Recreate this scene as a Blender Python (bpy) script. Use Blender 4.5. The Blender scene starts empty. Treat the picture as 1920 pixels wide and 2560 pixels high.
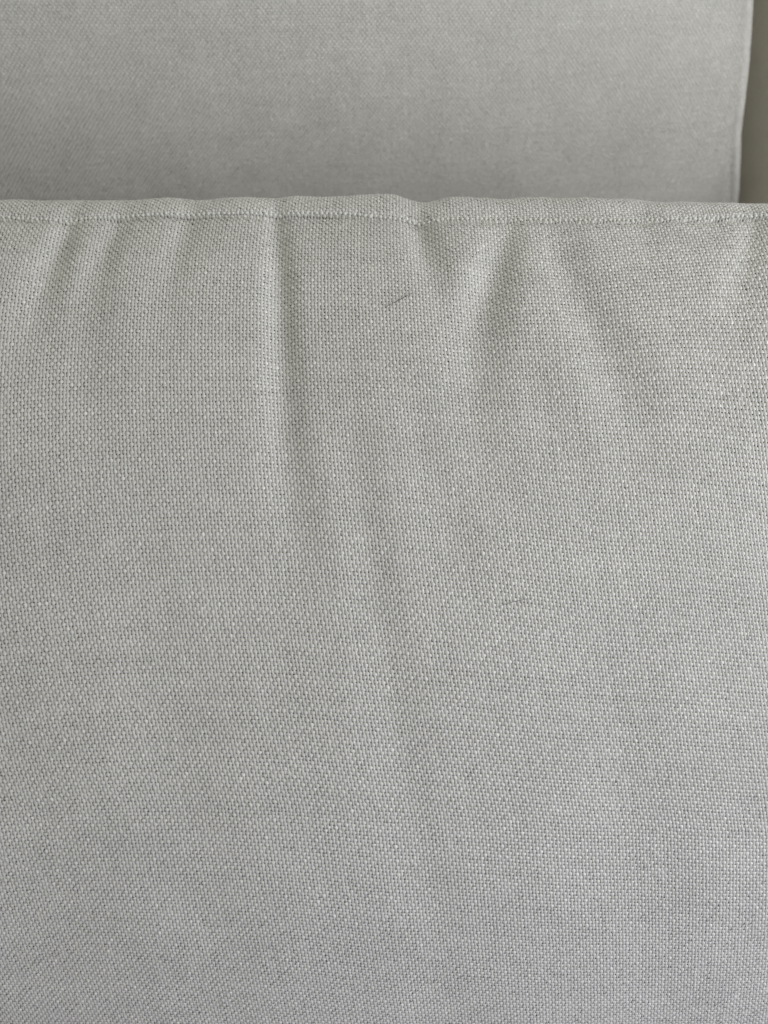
import bpy, math
import numpy as np
from mathutils import Matrix, Vector

rng = np.random.default_rng(7)
sc = bpy.context.scene
MM = 0.001

# ------------------------------------------------------------------ camera
cam_d = bpy.data.cameras.new('camera')
cam = bpy.data.objects.new('camera', cam_d)
sc.collection.objects.link(cam)
CAM = Vector((0.0, 0.0, 0.554))
PITCH = math.radians(45)
cam.location = CAM
cam.rotation_euler = (math.radians(90) - PITCH, 0, 0)
cam_d.sensor_fit = 'VERTICAL'
cam_d.sensor_height = 36.0
cam_d.lens = 1850.0 / 2560.0 * 36.0
cam_d.clip_start = 0.01
cam_d.clip_end = 50
cam_d.dof.use_dof = True
cam_d.dof.focus_distance = 0.216
cam_d.dof.aperture_fstop = 0.026 / 0.0019
sc.camera = cam

# ------------------------------------------------------------------ light
world = bpy.data.worlds.new('World')
sc.world = world
world.use_nodes = True
bg = world.node_tree.nodes['Background']
bg.inputs['Color'].default_value = (1.0, 0.99, 0.875, 1)
bg.inputs['Strength'].default_value = 0.348


def area(name, loc, target, size, power, col):
    ld = bpy.data.lights.new(name, 'AREA')
    ld.shape = 'RECTANGLE'
    ld.size, ld.size_y = size
    ld.energy = power
    ld.color = col
    o = bpy.data.objects.new(name, ld)
    sc.collection.objects.link(o)
    o.location = loc
    o.rotation_euler = (Vector(target) - Vector(loc)).to_track_quat('-Z', 'Y').to_euler()
    return o


area('window_light', (0.70, -0.05, 0.71), (0.0, 0.20, 0.40), (0.45, 0.5), 4.35, (0.955, 0.965, 1.0))
area('low_cool_fill', (0.50, -0.70, 0.18), (0.0, 0.06, 0.32), (0.6, 0.35), 1.5, (0.46, 0.52, 1.0))  # added fill lamp, no real window: cools the front cushion's lower face
sc.view_settings.view_transform = 'Standard'
sc.view_settings.look = 'None'
sc.view_settings.exposure = 0.02
sc.view_settings.gamma = 1.0

# ------------------------------------------------------------------ materials


def fabric(name, col, rough=0.6, weave=False, tone_attr=True, bump=0.25, bscale=1500):
    m = bpy.data.materials.new(name)
    m.use_nodes = True
    nt = m.node_tree
    N, L = nt.nodes, nt.links
    b = N['Principled BSDF']
    b.inputs['Roughness'].default_value = rough
    b.inputs['Specular IOR Level'].default_value = 0.45
    b.inputs['Sheen Weight'].default_value = 0.10
    b.inputs['Sheen Roughness'].default_value = 0.4
    tc = N.new('ShaderNodeTexCoord')
    n1 = N.new('ShaderNodeTexNoise')
    n1.inputs['Scale'].default_value = 60
    n1.inputs['Detail'].default_value = 4
    L.new(tc.outputs['Object'], n1.inputs['Vector'])
    mr = N.new('ShaderNodeMapRange')
    mr.inputs['From Min'].default_value = 0.3
    mr.inputs['From Max'].default_value = 0.7
    mr.inputs['To Min'].default_value = 0.96
    mr.inputs['To Max'].default_value = 1.04
    L.new(n1.outputs['Fac'], mr.inputs['Value'])
    mul = N.new('ShaderNodeVectorMath')
    mul.operation = 'SCALE'
    mul.inputs[0].default_value = col
    if tone_attr:
        at = N.new('ShaderNodeAttribute')
        at.attribute_name = 'tone'
        mm = N.new('ShaderNodeMath')
        mm.operation = 'MULTIPLY'
        L.new(at.outputs['Fac'], mm.inputs[0])
        L.new(mr.outputs['Result'], mm.inputs[1])
        L.new(mm.outputs[0], mul.inputs['Scale'])
    else:
        L.new(mr.outputs['Result'], mul.inputs['Scale'])
    L.new(mul.outputs['Vector'], b.inputs['Base Color'])
    bp = N.new('ShaderNodeBump')
    bp.inputs['Distance'].default_value = 0.0002
    bp.inputs['Strength'].default_value = bump
    if weave:                                  # plain weave relief where no yarns are built
        waves = []
        for ax in ('X', 'Z'):
            w = N.new('ShaderNodeTexWave')
            w.bands_direction = ax
            w.inputs['Scale'].default_value = 2 * math.pi / (20 * 0.0021)
            w.inputs['Distortion'].default_value = 0.6
            L.new(tc.outputs['Object'], w.inputs['Vector'])
            waves.append(w)
        mx = N.new('ShaderNodeMath')
        mx.operation = 'MULTIPLY'
        L.new(waves[0].outputs['Fac'], mx.inputs[0])
        L.new(waves[1].outputs['Fac'], mx.inputs[1])
        L.new(mx.outputs[0], bp.inputs['Height'])
    else:
        n2 = N.new('ShaderNodeTexNoise')
        n2.inputs['Scale'].default_value = bscale
        n2.inputs['Detail'].default_value = 3
        L.new(tc.outputs['Object'], n2.inputs['Vector'])
        L.new(n2.outputs['Fac'], bp.inputs['Height'])
    L.new(bp.outputs['Normal'], b.inputs['Normal'])
    return m


LINEN = (0.712, 0.705, 0.677)
m_yarn = fabric('linen_yarn', LINEN, 0.32)
m_cloth = fabric('linen_cloth', (0.60, 0.593, 0.57), 0.7, weave=True, tone_attr=False, bump=0.5)
m_lining = fabric('gap_shade_lining', (0.32, 0.315, 0.29), 0.9, tone_attr=False)  # darkened so the gaps between yarns look shaded
m_thread = fabric('sewing_thread', (0.74, 0.75, 0.70), 0.45, tone_attr=False)
m_arm = fabric('linen_cloth_beige', (0.83, 0.80, 0.70), 0.75, weave=True, tone_attr=False, bump=0.5)


def plain(name, col, rough):
    m = bpy.data.materials.new(name)
    m.use_nodes = True
    b = m.node_tree.nodes['Principled BSDF']
    n = m.node_tree.nodes.new('ShaderNodeTexNoise')
    n.inputs['Scale'].default_value = 300
    r = m.node_tree.nodes.new('ShaderNodeValToRGB')
    r.color_ramp.elements[0].color = (*[c * 0.8 for c in col], 1)
    r.color_ramp.elements[1].color = (*[c * 1.2 for c in col], 1)
    m.node_tree.links.new(n.outputs['Fac'], r.inputs['Fac'])
    m.node_tree.links.new(r.outputs['Color'], b.inputs['Base Color'])
    b.inputs['Roughness'].default_value = rough
    return m


m_hair = plain('dark_hair', (0.018, 0.014, 0.010), 0.4)
m_speck = plain('dark_lint', (0.03, 0.027, 0.022), 0.8)
m_floor = plain('floor_boards', (0.30, 0.26, 0.21), 0.5)

# ------------------------------------------------------------------ helpers


def empty(name, loc, label, cat, group=None):
    o = bpy.data.objects.new(name, None)
    sc.collection.objects.link(o)
    o.location = loc
    o.empty_display_size = 0.02
    o['label'] = label
    o['category'] = cat
    if group:
        o['group'] = group
    return o


def mesh_np(name, verts, quads, mat, parent=None, tone=None, smooth=True):
    me = bpy.data.meshes.new(name)
    verts = np.asarray(verts, np.float32)
    quads = np.asarray(quads, np.int32)
    if parent is not None:
        verts = verts - np.array(parent.location, np.float32)
    me.vertices.add(len(verts))
    me.vertices.foreach_set('co', verts.ravel())
    k = quads.shape[1]
    me.loops.add(quads.size)
    me.loops.foreach_set('vertex_index', quads.ravel())
    me.polygons.add(len(quads))
    me.polygons.foreach_set('loop_start', np.arange(0, quads.size, k, dtype=np.int32))
    me.polygons.foreach_set('loop_total', np.full(len(quads), k, np.int32))
    me.update(calc_edges=True)
    if smooth:
        me.polygons.foreach_set('use_smooth', np.ones(len(quads), bool))
    if tone is not None:
        a = me.attributes.new('tone', 'FLOAT', 'POINT')
        a.data.foreach_set('value', np.asarray(tone, np.float32))
    me.materials.append(mat)
    o = bpy.data.objects.new(name, me)
    sc.collection.objects.link(o)
    if parent is not None:
        o.parent = parent
    return o


def grid_quads(nu, nv):
    i = np.arange(nu - 1)[:, None] * nv + np.arange(nv - 1)[None, :]
    i = i.ravel()
    return np.stack([i, i + nv, i + nv + 1, i + 1], 1)


def vnoise(x, y, sx, sy, seed):
    r = np.random.default_rng(seed)
    T = r.uniform(-1, 1, (64, 64))
    X, Y = x / sx + 1000, y / sy + 1000
    i, j = np.floor(X).astype(int), np.floor(Y).astype(int)
    fx, fy = X - i, Y - j
    fx, fy = fx * fx * (3 - 2 * fx), fy * fy * (3 - 2 * fy)
    g = lambda a, b: T[(i + a) % 64, (j + b) % 64]
    return (g(0, 0) * (1 - fx) + g(1, 0) * fx) * (1 - fy) + (g(0, 1) * (1 - fx) + g(1, 1) * fx) * fy


UP = np.array([0, math.cos(PITCH), 0]) * 0 + np.array([0, math.sin(PITCH), math.cos(PITCH)])
FW = np.array([0, math.cos(PITCH), -math.sin(PITCH)])
C0 = np.array(CAM)


class Sheet:
    """a curved sheet of cloth sampled on a fine grid of (x, v) in mm, with its normals"""

    def __init__(self, fn, x0, x1, nx, v0, v1, nv):
        self.r = (x0, x1, nx, v0, v1, nv)
        xs, vs = np.linspace(x0, x1, nx), np.linspace(v0, v1, nv)
        X, V = np.meshgrid(xs, vs, indexing='ij')
        self.P = fn(X, V)
        du = np.gradient(self.P, axis=0)
        dv = np.gradient(self.P, axis=1)
        n = np.cross(dv, du)
        self.N = n / np.linalg.norm(n, axis=2, keepdims=True)
        self.fn = fn

    def at(self, x, v, h):
        x0, x1, nx, v0, v1, nv = self.r
        a = np.clip((x - x0) / (x1 - x0) * (nx - 1), 0, nx - 1.001)
        b = np.clip((v - v0) / (v1 - v0) * (nv - 1), 0, nv - 1.001)
        i, j = a.astype(int), b.astype(int)
        f, g = (a - i)[..., None], (b - j)[..., None]

        def lerp(T):
            return (T[i, j] * (1 - f) + T[i + 1, j] * f) * (1 - g) + (T[i, j + 1] * (1 - f) + T[i + 1, j + 1] * f) * g
        n = lerp(self.N)
        n /= np.linalg.norm(n, axis=-1, keepdims=True)
        return lerp(self.P) + n * (np.asarray(h)[..., None] * MM), n

    def frame(self, x, v, h=0.0):
        x, v = np.array([float(x)]), np.array([float(v)])
        p, n = self.at(x, v, np.array([float(h)]))
        q, _ = self.at(x + 0.5, v, np.array([float(h)]))
        t = (q - p)[0]
        t /= np.linalg.norm(t)
        n = n[0]
        return p[0], t, np.cross(n, t), n


# section of one yarn: (side, height) in half widths / thickness
SEC4 = [(-1.0, -0.7), (-0.5, 0.62), (0.5, 0.62), (1.0, -0.7)]
SEC3 = [(-1.0, -0.5), (0.0, 0.95), (1.0, -0.5)]


def weave(sheet, arange, brange, p, q, lean, bow, window, sec, seed, irr=1.0):
    """real warp and weft yarns of a plain weave, two samples a crossing"""
    out_v, out_q, out_t, out_c = [], [], [], []
    r = np.random.default_rng(seed)
    a0, a1 = arange
    b0, b1 = brange
    na, nb = int((a1 - a0) / p), int((b1 - b0) / q)
    ja = irr * r.normal(0, 0.02, na)
    jb = irr * r.normal(0, 0.018, nb)
    wa = 1 + irr * r.normal(0, 0.04, na)
    wb = 1 + irr * r.normal(0, 0.025, nb)
    base = 0
    for kind in (0, 1):
        n_y, n_c = (na, nb) if kind == 0 else (nb, na)
        S = 2
        ns = n_c * S
        I = np.arange(n_y)[:, None] + np.zeros((1, ns))
        k = np.arange(ns)
        C = (k // S)[None, :] + np.zeros((n_y, 1))          # crossing; the yarn runs level across it, then dives
        K = C + np.where(k % 2 == 0, -1, 1)[None, :] * (0.24, 0.30)[kind]
        par = np.where((I.astype(int) % 2) == 0, 1.0, -1.0)
        ph = np.where(C % 2 == 0, 1.0, -1.0) * par                     # +1 over, -1 under for warp
        over = ph if kind == 0 else -ph
        amp = (0.07, 0.20)[kind]
        hw = (0.34 * p, 0.46 * q)[kind]
        th = (0.12, 0.20)[kind]
        # irregular linen: slubs, per-float swelling, side drift
        jit = r.normal(0, 1, (n_y, ns))
        slub = vnoise(I * 3.17, K, 1.0, 9.0, seed + kind + 3)
        w = hw * (wa if kind == 0 else wb)[:, None] * (1 + 0.05 * slub + 0.08 * jit)
        w = w * np.where(over > 0.5, 1.0, (0.95, 0.90)[kind])
        z = amp * over + 0.03 * r.normal(0, 1, (n_y, ns))
        side = 0.045 * r.normal(0, 1, (n_y, ns)) + 0.05 * irr * vnoise(I * 2.3, K, 1.0, 5.0, seed + 11 + kind)
        tilt = 0.09 * r.normal(0, 1, (n_y, ns))
        tone = 1.0 + 0.018 * r.normal(0, 1, (n_y, 1)) + 0.012 * slub + 0.04 * r.normal(0, 1, (n_y, ns)) + 0.22 * (r.random((n_y, ns)) < 0.04)  # the rare brighter samples paint glints into the yarn colour
        V = []
        for s, hgt in sec:
            off = side + s * w
            if kind == 0:
                A = a0 + I * p + ja[:, None] + off
                B = b0 + K * q
            else:
                B = b0 + I * q + jb[:, None] + off
                A = a0 + K * p
            x = A + lean(B)
            v = B - bow(x, B)
            h = z + th * hgt * (1 + 0.1 * slub) + tilt * s
            V.append(np.stack([x, v, h], -1))
        V = np.stack(V, 2)                                  # yarn, sample, section
        m = len(sec)
        idx = np.arange(n_y * ns * m).reshape(n_y, ns, m) + base
        Q = np.stack([idx[:, :-1, :-1], idx[:, 1:, :-1], idx[:, 1:, 1:], idx[:, :-1, 1:]], -1).reshape(-1, 4)
        if kind == 1:
            Q = Q[:, ::-1]
        out_v.append(V.reshape(-1, 3))
        out_q.append(Q)
        out_t.append(np.repeat(np.clip(tone, 0.78, 1.28).ravel(), m))
        base += n_y * ns * m
    V = np.concatenate(out_v)
    Q = np.concatenate(out_q)
    T = np.concatenate(out_t)
    x0, x1, v0, v1 = window
    ok = (V[:, 0] > x0) & (V[:, 0] < x1) & (V[:, 1] > v0) & (V[:, 1] < v1)
    Q = Q[ok[Q].all(1)]
    P, _ = sheet.at(V[:, 0], V[:, 1], V[:, 2])
    return P, Q, T, V


def subset(P, Q, T, keep):
    Q = Q[keep]
    used = np.zeros(len(P), bool)
    used[Q.ravel()] = True
    remap = np.cumsum(used) - 1
    return P[used], remap[Q], T[used]


# ================================================================== front cushion
KV = [-260, -32, -21, -13, -1.2, 0, 6, 12, 28, 62, 115, 170, 240, 420]
KT = [135, 135, 95, 58, 10, 36, 33, 29, 21, 13, 4, -4, -18, -44]
pv = np.arange(-260, 420.01, 0.1)
pt = np.radians(np.interp(pv, KV, KT))
i0 = int(np.argmin(np.abs(pv)))
cy, cz = np.cumsum(-np.cos(pt)) * 0.1, np.cumsum(-np.sin(pt)) * 0.1
pY, pZ = 96.5 + cy - cy[i0], 244 + cz - cz[i0]

PXMM = 243.8 / 1850.0
SEAM = [(0, 547), (139, 553), (300, 545), (460, 541), (640, 541), (810, 540), (937, 548), (1030, 556), (1130, 556),
        (1280, 554), (1490, 559), (1560, 556), (1700, 551), (1917, 541)]
RIDGE = [(0, 495), (70, 502), (150, 505), (250, 500), (330, 497), (400, 492), (480, 497), (560, 490), (640, 490),
         (740, 484), (800, 488), (870, 487), (940, 489), (985, 492), (1040, 510), (1070, 514), (1130, 502), (1200, 503),
         (1280, 506), (1370, 502), (1400, 507), (1480, 505), (1540, 508), (1590, 503), (1680, 511), (1740, 505),
         (1850, 503), (1920, 503)]
sx_ = np.array([(a - 960) * PXMM for a, _ in SEAM])
sd_ = np.array([(b - 548) * 0.20 for _, b in SEAM])
rx_ = np.array([(a - 960) * PXMM for a, _ in RIDGE])
rl_ = np.array([np.interp(a, [s[0] for s in SEAM], [s[1] for s in SEAM]) - b for a, b in RIDGE]) / 58.0


def smooth_interp(xs, ys):
    g = np.arange(-320, 320.1, 0.5)
    y = np.interp(g, xs, ys)
    k = np.exp(-np.linspace(-2.4, 2.4, 17) ** 2)
    y = np.convolve(np.pad(y, 8, 'edge'), k / k.sum(), 'valid')
    return lambda x: np.interp(x, g, y)


seam_shift = smooth_interp(sx_, sd_)
flange_len = smooth_interp(rx_, rl_)

# gathers: the valley line of each fold in (x, v) mm, with (depth, half width) along it
FOLDS = [
    ([(-103.7, 4.7), (-105.3, 17.9), (-107, 33.5), (-107.6, 50.3), (-108, 66)], [1.1, 1.6, 1.2, 0.6, 0], [3.2, 4.2, 5.5, 7, 8]),
    ([(-87.4, 4.7), (-90.1, 17.9), (-91.8, 36.4), (-91.2, 63.3), (-91, 85)], [0.7, 1.0, 0.9, 0.5, 0], [3, 4, 5.5, 7, 8]),
    ([(-35.6, 0), (-32.7, 27.5), (-30.9, 55.6), (-29, 80.7), (-26, 107.8), (-22.3, 138.8)],
     [0.9, 1.6, 1.5, 1.1, 0.5, 0], [2.6, 3.2, 3.8, 4.4, 5.5, 7]),
    ([(-11.5, 66), (-8.1, 92.7), (-4.6, 113.6), (-1.1, 136.5), (4, 167.4), (11.6, 208.6), (18.9, 251), (24, 290)],
     [0, 0.5, 0.65, 0.6, 0.45, 0.32, 0.25, 0.2], [4, 4.6, 5.0, 5.4, 5.5, 6, 6.5, 7]),
    ([(8.9, 58), (11.7, 83.1), (17.3, 107.8), (22, 130)], [0, 0.5, 0.45, 0], [4.5, 5, 6, 7]),
    ([(44.7, 40), (45.9, 63.3), (48.2, 80), (50, 100)], [0, 0.55, 0.45, 0], [5, 5, 6, 7]),
    ([(-70, 95), (-66, 140), (-58, 190), (-48, 240)], [0, 0.35, 0.4, 0.2], [10, 10, 10, 10]),
    ([(62, 120), (68, 160), (78, 210), (88, 260)], [0, 0.5, 0.55, 0.4], [11, 11, 12, 12]),
    ([(11.2, 0.4), (13, 14.4), (15.6, 27.5), (18.4, 40.7), (20, 60)], [1.2, 1.2, 0.8, 0.4, 0], [3.0, 4, 5, 6, 7]),
    ([(40.7, 3), (35.3, 21.2), (31.2, 33.5), (28.5, 47.6), (27.3, 68.4), (27.3, 92.7), (28, 125)],
     [0.5, 1.8, 2.3, 1.7, 1.0, 0.5, 0], [3.6, 4.8, 5.6, 6.2, 7, 8, 9]),
    ([(56.3, 4.7), (56.5, 17.9), (62.6, 39.3), (69.4, 59.5), (74.1, 78.3), (76.5, 98.5)],
     [0.3, 1.0, 1.2, 1.0, 0.6, 0], [4, 5, 6, 7, 8, 9]),
    ([(121.9, 2.6), (115.5, 17.9), (109, 36.4), (105.8, 55.6), (104, 80)], [0.6, 0.9, 0.7, 0.4, 0], [3, 4, 5.5, 7, 8]),
    ([(-64.2, 2.6), (-66, 17.9), (-66.5, 36.4), (-66.5, 60)], [0.6, 0.6, 0.4, 0], [3, 4, 5, 6]),
]


def fold_height(x, v):
    f = np.zeros_like(x)
    for line, dep, wid in FOLDS:
        lv = [b for _, b in line]
        cx = np.interp(v, lv, [a for a, _ in line])
        d = np.interp(v, lv, dep)
        s = np.interp(v, lv, wid)
        t = np.where(v < lv[0], np.exp(-(lv[0] - v) / 9.0), 1.0)
        f -= d * t * 1.4 * np.exp(-((x - cx) / (1.35 * s)) ** 2)
    return f


def front_fn(x, v):
    w = np.where(v > 0, np.exp(-np.maximum(v, 0) / 18.0), 1.0)
    fl = flange_len(x)
    vb = v + seam_shift(x) * w
    Y, Z = np.interp(vb, pv, pY), np.interp(vb, pv, pZ)
    Ys, Zs = np.interp(seam_shift(x), pv, pY), np.interp(seam_shift(x), pv, pZ)
    k = np.where(v < 0, fl, 1.0)                                 # the flange stands taller or lower along the seam
    Y, Z = Ys + (Y - Ys) * k, Zs + (Z - Zs) * k
    th = np.interp(vb, pv, pt)
    h = fold_height(x, v)
    h += 0.60 * vnoise(x, v, 34, 110, 21) * np.clip((v + 10) / 30, 0, 1)
    h += 0.30 * vnoise(x, v, 12, 34, 22) * np.exp(-np.maximum(v, 0) / 80)
    h += 0.13 * vnoise(x, v, 6.5, 16, 23) * np.exp(-np.maximum(v, 0) / 25)
    h += -1.35 * np.exp(-((v - 0.15) / 0.5) ** 2)                        # stitched groove
    h += 0.55 * np.exp(-((v + 2.4) / 1.5) ** 2)                  # flange lip over it
    h += 0.25 * np.exp(-((v - 3.5) / 2.0) ** 2)
    h -= (x / 150.0) ** 2 * (1.0 + 7.0 * np.clip(v / 110.0, 0, 1) ** 1.5)
    Y = Y + np.sin(th) * h
    Z = Z - np.cos(th) * h
    return C0 + (x[..., None] * np.array([1.0, 0, 0]) + Y[..., None] * UP + Z[..., None] * FW) * MM


front = Sheet(front_fn, -163, 163, 653, -60, 305, 1461)


def lean(b):
    return 0.00058 * np.maximum(b, 0) ** 1.0 * np.clip(b, 0, 190)


_g = np.linspace(-260, 260, 1041)


def _int(xs, sl):
    y = np.cumsum(np.interp(_g, xs, sl)) * (_g[1] - _g[0])
    return y - np.interp(0, _g, y)


_bwA = _int([-150, -100, -50, 0, 50, 110, 150], [0.12, 0.11, 0.0, -0.09, -0.09, -0.075, -0.06])
_bwB = _int([-150, -100, -50, 0, 50, 110, 150], [-0.10, -0.09, -0.03, 0.0, 0.06, 0.13, 0.13])


def bow(x, b):
    t = np.clip((b - 5) / 95.0, 0, 1)
    t = t * t * (3 - 2 * t)
    return np.interp(x, _g, _bwA) * t + np.interp(x, _g, _bwB) * (1 - t) + 0.5 * vnoise(x, b, 30, 60, 31)


cushion = empty('linen_cushion', (0.0, 0.26, 0.20),
                'large off-white woven linen cushion with gathered stitched top seam filling the foreground', 'cushion')
P, Q, T, V = weave(front, (-213, 166), (-42, 310), 1.05, 1.13, lean, bow, (-156, 156, -30, 296), SEC4, 5)
vq = V[Q[:, 0], 1]
a = subset(P, Q, T, vq >= -0.15)
o = mesh_np('woven_cover', a[0], a[1], m_yarn, cushion, a[2])
o['kind'] = 'stuff'
a = subset(P, Q, T, vq < -0.15)
o = mesh_np('seam_flange', a[0], a[1], m_yarn, cushion, a[2])
o['kind'] = 'stuff'

# lining seen through the gaps, its dark colour standing for their shade, and the cushion body that carries on past the frame
xs, vs = np.linspace(-158, 158, 212), np.concatenate([np.arange(-35, -4, 1.0), np.arange(-4, 6, 0.25), np.arange(6, 296.5, 1.5)])
X, Vv = np.meshgrid(xs, vs, indexing='ij')
Pl, _ = front.at(X, Vv, np.full_like(X, -0.42))
mesh_np('lining', Pl.reshape(-1, 3), grid_quads(len(xs), len(vs))[:, ::-1], m_lining, cushion)
xs, vs = np.linspace(-300, 300, 401), np.concatenate([np.arange(-255, -50, 10.0), np.arange(-50, 20, 1.5), np.arange(20, 416, 4.0)])
X, Vv = np.meshgrid(xs, vs, indexing='ij')
Pb = front_fn(X, Vv)
nn = np.cross(np.gradient(Pb, axis=1), np.gradient(Pb, axis=0))
nn /= np.linalg.norm(nn, axis=2, keepdims=True)
inside = ((np.abs(X) < 155) & (Vv > -26) & (Vv < 292))
Pb = Pb - nn * np.where(inside, 2.2, 0.05)[..., None] * MM
mesh_np('cushion_body', Pb.reshape(-1, 3), grid_quads(len(xs), len(vs))[:, ::-1], m_cloth, cushion)


# seam stitches: short plump thread bights over the lip of the groove, one mesh for all
def stitch_mesh():
    me = bpy.data.meshes.new('stitch')
    vs_, fs = [], []
    nr, ns = 5, 8
    for i in range(nr):
        t = -1 + 2 * i / (nr - 1)
        rr = math.sqrt(max(0.06, 1 - t * t * 0.94))
        for k in range(ns):
            an = 2 * math.pi * k / ns
            vs_.append((0.62 * rr * math.cos(an) * MM, t * 0.58 * MM, (0.34 * rr * math.sin(an) - 0.25 * t * t) * MM))
    for i in range(nr - 1):
        for k in range(ns):
            fs.append((i * ns + k, i * ns + (k + 1) % ns, (i + 1) * ns + (k + 1) % ns, (i + 1) * ns + k))
    fs.append(tuple(reversed(range(ns))))
    fs.append(tuple((nr - 1) * ns + k for k in range(ns)))
    me.from_pydata(vs_, [], fs)
    me.polygons.foreach_set('use_smooth', [True] * len(me.polygons))
    me.materials.append(m_thread)
    return me


st_me = stitch_mesh()
x = -148.0
while x < 148:
    p, tx, ty, n = front.frame(x, -1.2 + rng.normal(0, 0.1), 0.30 + rng.normal(0, 0.05))
    R = Matrix(((tx[0], ty[0], n[0]), (tx[1], ty[1], n[1]), (tx[2], ty[2], n[2]))).to_4x4()
    s = bpy.data.objects.new('stitch', st_me)
    sc.collection.objects.link(s)
    s.parent = cushion
    s.matrix_local = (Matrix.Translation(Vector(p) - cushion.location) @ R @ Matrix.Rotation(rng.normal(0.12, 0.2), 4, 'Z')
                      @ Matrix.Diagonal((rng.uniform(0.8, 1.1), rng.uniform(0.8, 1.15), rng.uniform(0.8, 1.1), 1)))
    x += rng.normal(1.62, 0.13)

# ================================================================== back cushion (upright, behind)
EDGE0, ESL = 180.3, 0.25          # right edge in mm and its slant per mm of drop
BZ0 = 0.500                       # v = 0 height
YAW = 0.10


def back_fn(x, v):
    # x runs along the face, then round the corner and back into the gap
    e = EDGE0 + ESL * (v - 20) + 0.7 * vnoise(v, v * 0, 30, 1, 41)
    e = e + np.interp(v, [-30, 20, 65, 90, 112, 150], [2.6, 1.8, 1.0, 2.4, 5.4, 11])
    R = 6.0
    s = x - (e - R)
    an = np.clip(s / R, 0, math.pi / 2)
    back = np.maximum(s - R * math.pi / 2, 0)
    xx = np.where(s < 0, x, (e - R) + R * np.sin(an))
    dep = np.where(s < 0, 0, R * (1 - np.cos(an)) + back)
    pin = (np.exp(-((s - 2) / 1.6) ** 2) * 0.35 - np.exp(-((s + 1.5) / 2.0) ** 2) * 0.3) * np.clip((v - 60) / 50, 0.0, 1)    # pressed seam along the edge
    dep = dep - pin
    dep = dep + np.clip(v - 62, -70, 90) ** 2 / 430.0 + 2 * np.clip((xx - 100) / 80, 0, 1.2) ** 2
    dep = dep - 1.0 * vnoise(x, v, 60, 50, 42)
    P = np.stack([xx, 413 + YAW * xx + dep, BZ0 * 1000 - v], -1)
    return P * MM


back = Sheet(back_fn, -260, 230, 981, -25, 170, 391)
bcush = empty('linen_cushion', (0.0, 0.45, 0.20),
              'plain off-white linen cushion standing behind the stitched seam, shaded at its foot', 'cushion')
zero = lambda q: q * 0
bow2 = lambda q, b: -0.02 * q + 1.0 * vnoise(q, q * 0, 90, 1, 33)
P, Q, T, V = weave(back, (-255, 225), (-30, 175), 1.05, 1.13, lambda b: 0.02 * b, bow2, (-232, 215, -6, 136), SEC3, 15, 0.35)
o = mesh_np('woven_cover', P, Q, m_yarn, bcush, T)
o['kind'] = 'stuff'
xs, vs = np.concatenate([np.linspace(-500, 150, 120), np.arange(151, 290, 1.0)]), np.arange(-60, 460, 4.0)
X, Vv = np.meshgrid(xs, vs, indexing='ij')
Pb = back_fn(X, Vv)
nn = np.cross(np.gradient(Pb, axis=1), np.gradient(Pb, axis=0))
nn /= np.linalg.norm(nn, axis=2, keepdims=True)
inside = ((X > -229) & (X < 212) & (Vv > -3) & (Vv < 133))
Pb = Pb - nn * np.where(inside, 0.6, 0.05)[..., None] * MM
mesh_np('cushion_body', Pb.reshape(-1, 3), grid_quads(len(xs), len(vs))[:, ::-1], m_cloth, bcush)

# ================================================================== arm panel beyond the gap
arm = empty('sofa_arm', (0.29, 0.43, 0.20), 'dark shaded linen panel beyond the narrow gap at the upper right corner', 'sofa arm')


def arm_fn(x, v):
    # x: along a horizontal run from deep in the gap toward the camera, v: drop
    y = 480 - np.minimum(x, 92) * 0.80 - 5 * np.sin(np.clip((x - 92) / 6, 0, math.pi / 2)) + 0.8 * vnoise(x, v, 30, 30, 51)
    xx = 195 + np.minimum(x, 92) * 0.42 + 6 * (1 - np.cos(np.clip((x - 92) / 6, 0, math.pi / 2))) + np.maximum(x - 101.4, 0) + ESL * 0.9 * (v - 20)
    return np.stack([xx, y, BZ0 * 1000 - v], -1) * MM


xs, vs = np.arange(-60, 205, 3.0), np.arange(-12, 300, 4.0)
X, Vv = np.meshgrid(xs, vs, indexing='ij')
mesh_np('arm_panel', arm_fn(X, Vv).reshape(-1, 3), grid_quads(len(xs), len(vs))[:, ::-1], m_arm, arm)


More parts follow.
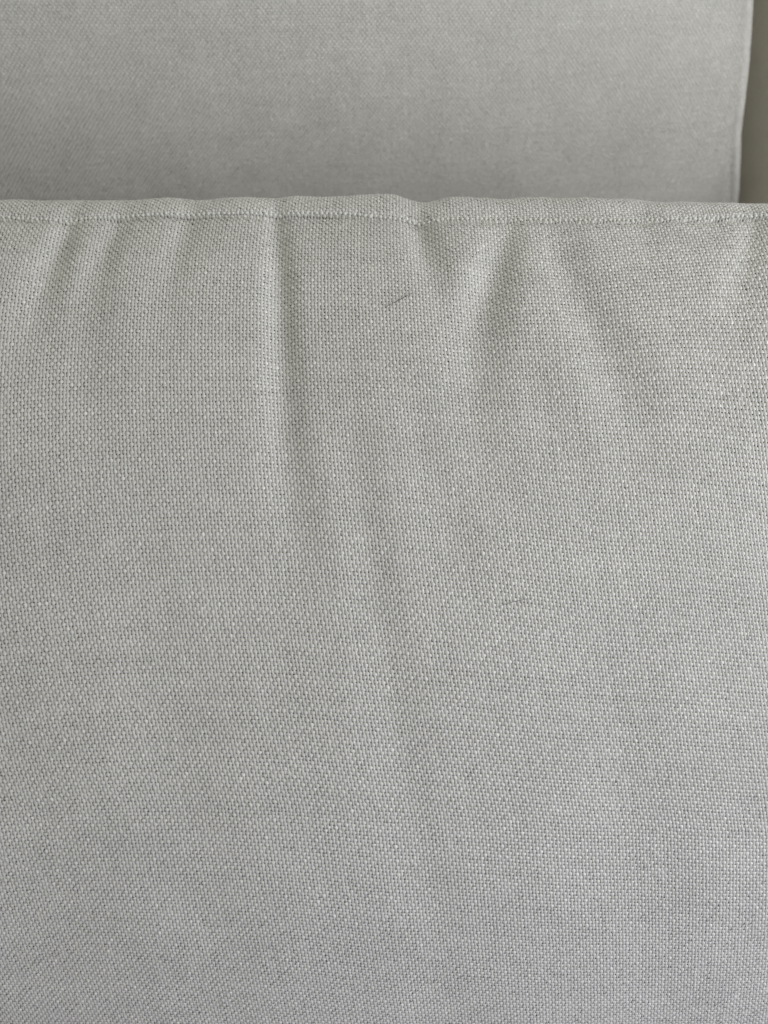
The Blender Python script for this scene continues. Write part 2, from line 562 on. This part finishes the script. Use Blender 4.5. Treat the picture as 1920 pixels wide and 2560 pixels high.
# ================================================================== hairs and specks
def tube(name, pts, rad, mat, label, cat, group=None):
    pts = [Vector(p) for p in pts]
    vs_, qs = [], []
    n = 6
    for i, p in enumerate(pts):
        d = (pts[min(i + 1, len(pts) - 1)] - pts[max(i - 1, 0)]).normalized()
        u = d.orthogonal().normalized()
        w = d.cross(u)
        t = i / (len(pts) - 1)
        rr = rad * (0.35 + 0.65 * math.sin(math.pi * min(max(t, 0.04), 0.96)) ** 0.5)
        for k in range(n):
            an = 2 * math.pi * k / n
            vs_.append(tuple(p + u * rr * math.cos(an) + w * rr * math.sin(an)))
    for i in range(len(pts) - 1):
        for k in range(n):
            qs.append((i * n + k, i * n + (k + 1) % n, (i + 1) * n + (k + 1) % n, (i + 1) * n + k))
    o_ = mesh_np(name, vs_, qs, mat)
    o_['label'] = label
    o_['category'] = cat
    if group:
        o_['group'] = group
    return o_


def on_sheet(sheet, keys, n, lift):
    kx, kv = [k[0] for k in keys], [k[1] for k in keys]
    t = np.linspace(0, len(keys) - 1, n)
    x_, v_ = np.interp(t, range(len(keys)), kx), np.interp(t, range(len(keys)), kv)
    h = lift + 0.12 * np.sin(np.linspace(0, 7, n))
    return sheet.at(x_, v_, h)[0]


tube('stray_hair', on_sheet(front, [(0.2, 37.8), (3.1, 36.1), (5.9, 34.2), (8.8, 32.3)], 24, 0.6), 0.08 * MM, m_hair,
     'short straight dark hair lying slanted on the linen below the middle of the seam', 'hair', 'stray hairs on the linen')
tube('stray_hair', on_sheet(front, [(31.7, 129.6), (34.6, 128.5), (37.9, 127.6), (42.5, 126.7)], 24, 0.6), 0.05 * MM, m_hair,
     'thin curved dark hair lying nearly level, lower down right of the cushion centre', 'hair', 'stray hairs on the linen')


def speck(sheet, x_, v_, lift, size, label):
    p, tx, ty, n_ = sheet.frame(x_, v_, lift)
    pts = [p + (tx * (k - 2) * 0.4 + ty * 0.15 * math.sin(k * 1.7)) * size * MM for k in range(5)]
    tube('lint_speck', pts, 0.28 * size * MM, m_speck, label, 'lint', 'dark specks of lint')


speck(front, 8.8, -3.0, 0.55, 0.5, 'left of two tiny dark specks just above the stitching, beside the dip in the seam')
speck(front, 14.8, -3.0, 0.55, 0.55, 'right of two tiny dark specks just above the stitching, under the dip in the seam')

# ================================================================== floor under it all
fl = mesh_np('floor', [(-3, -3, -0.002), (3, -3, -0.002), (3, 3, -0.002), (-3, 3, -0.002)], [(0, 1, 2, 3)], m_floor, smooth=False)
fl['kind'] = 'structure'
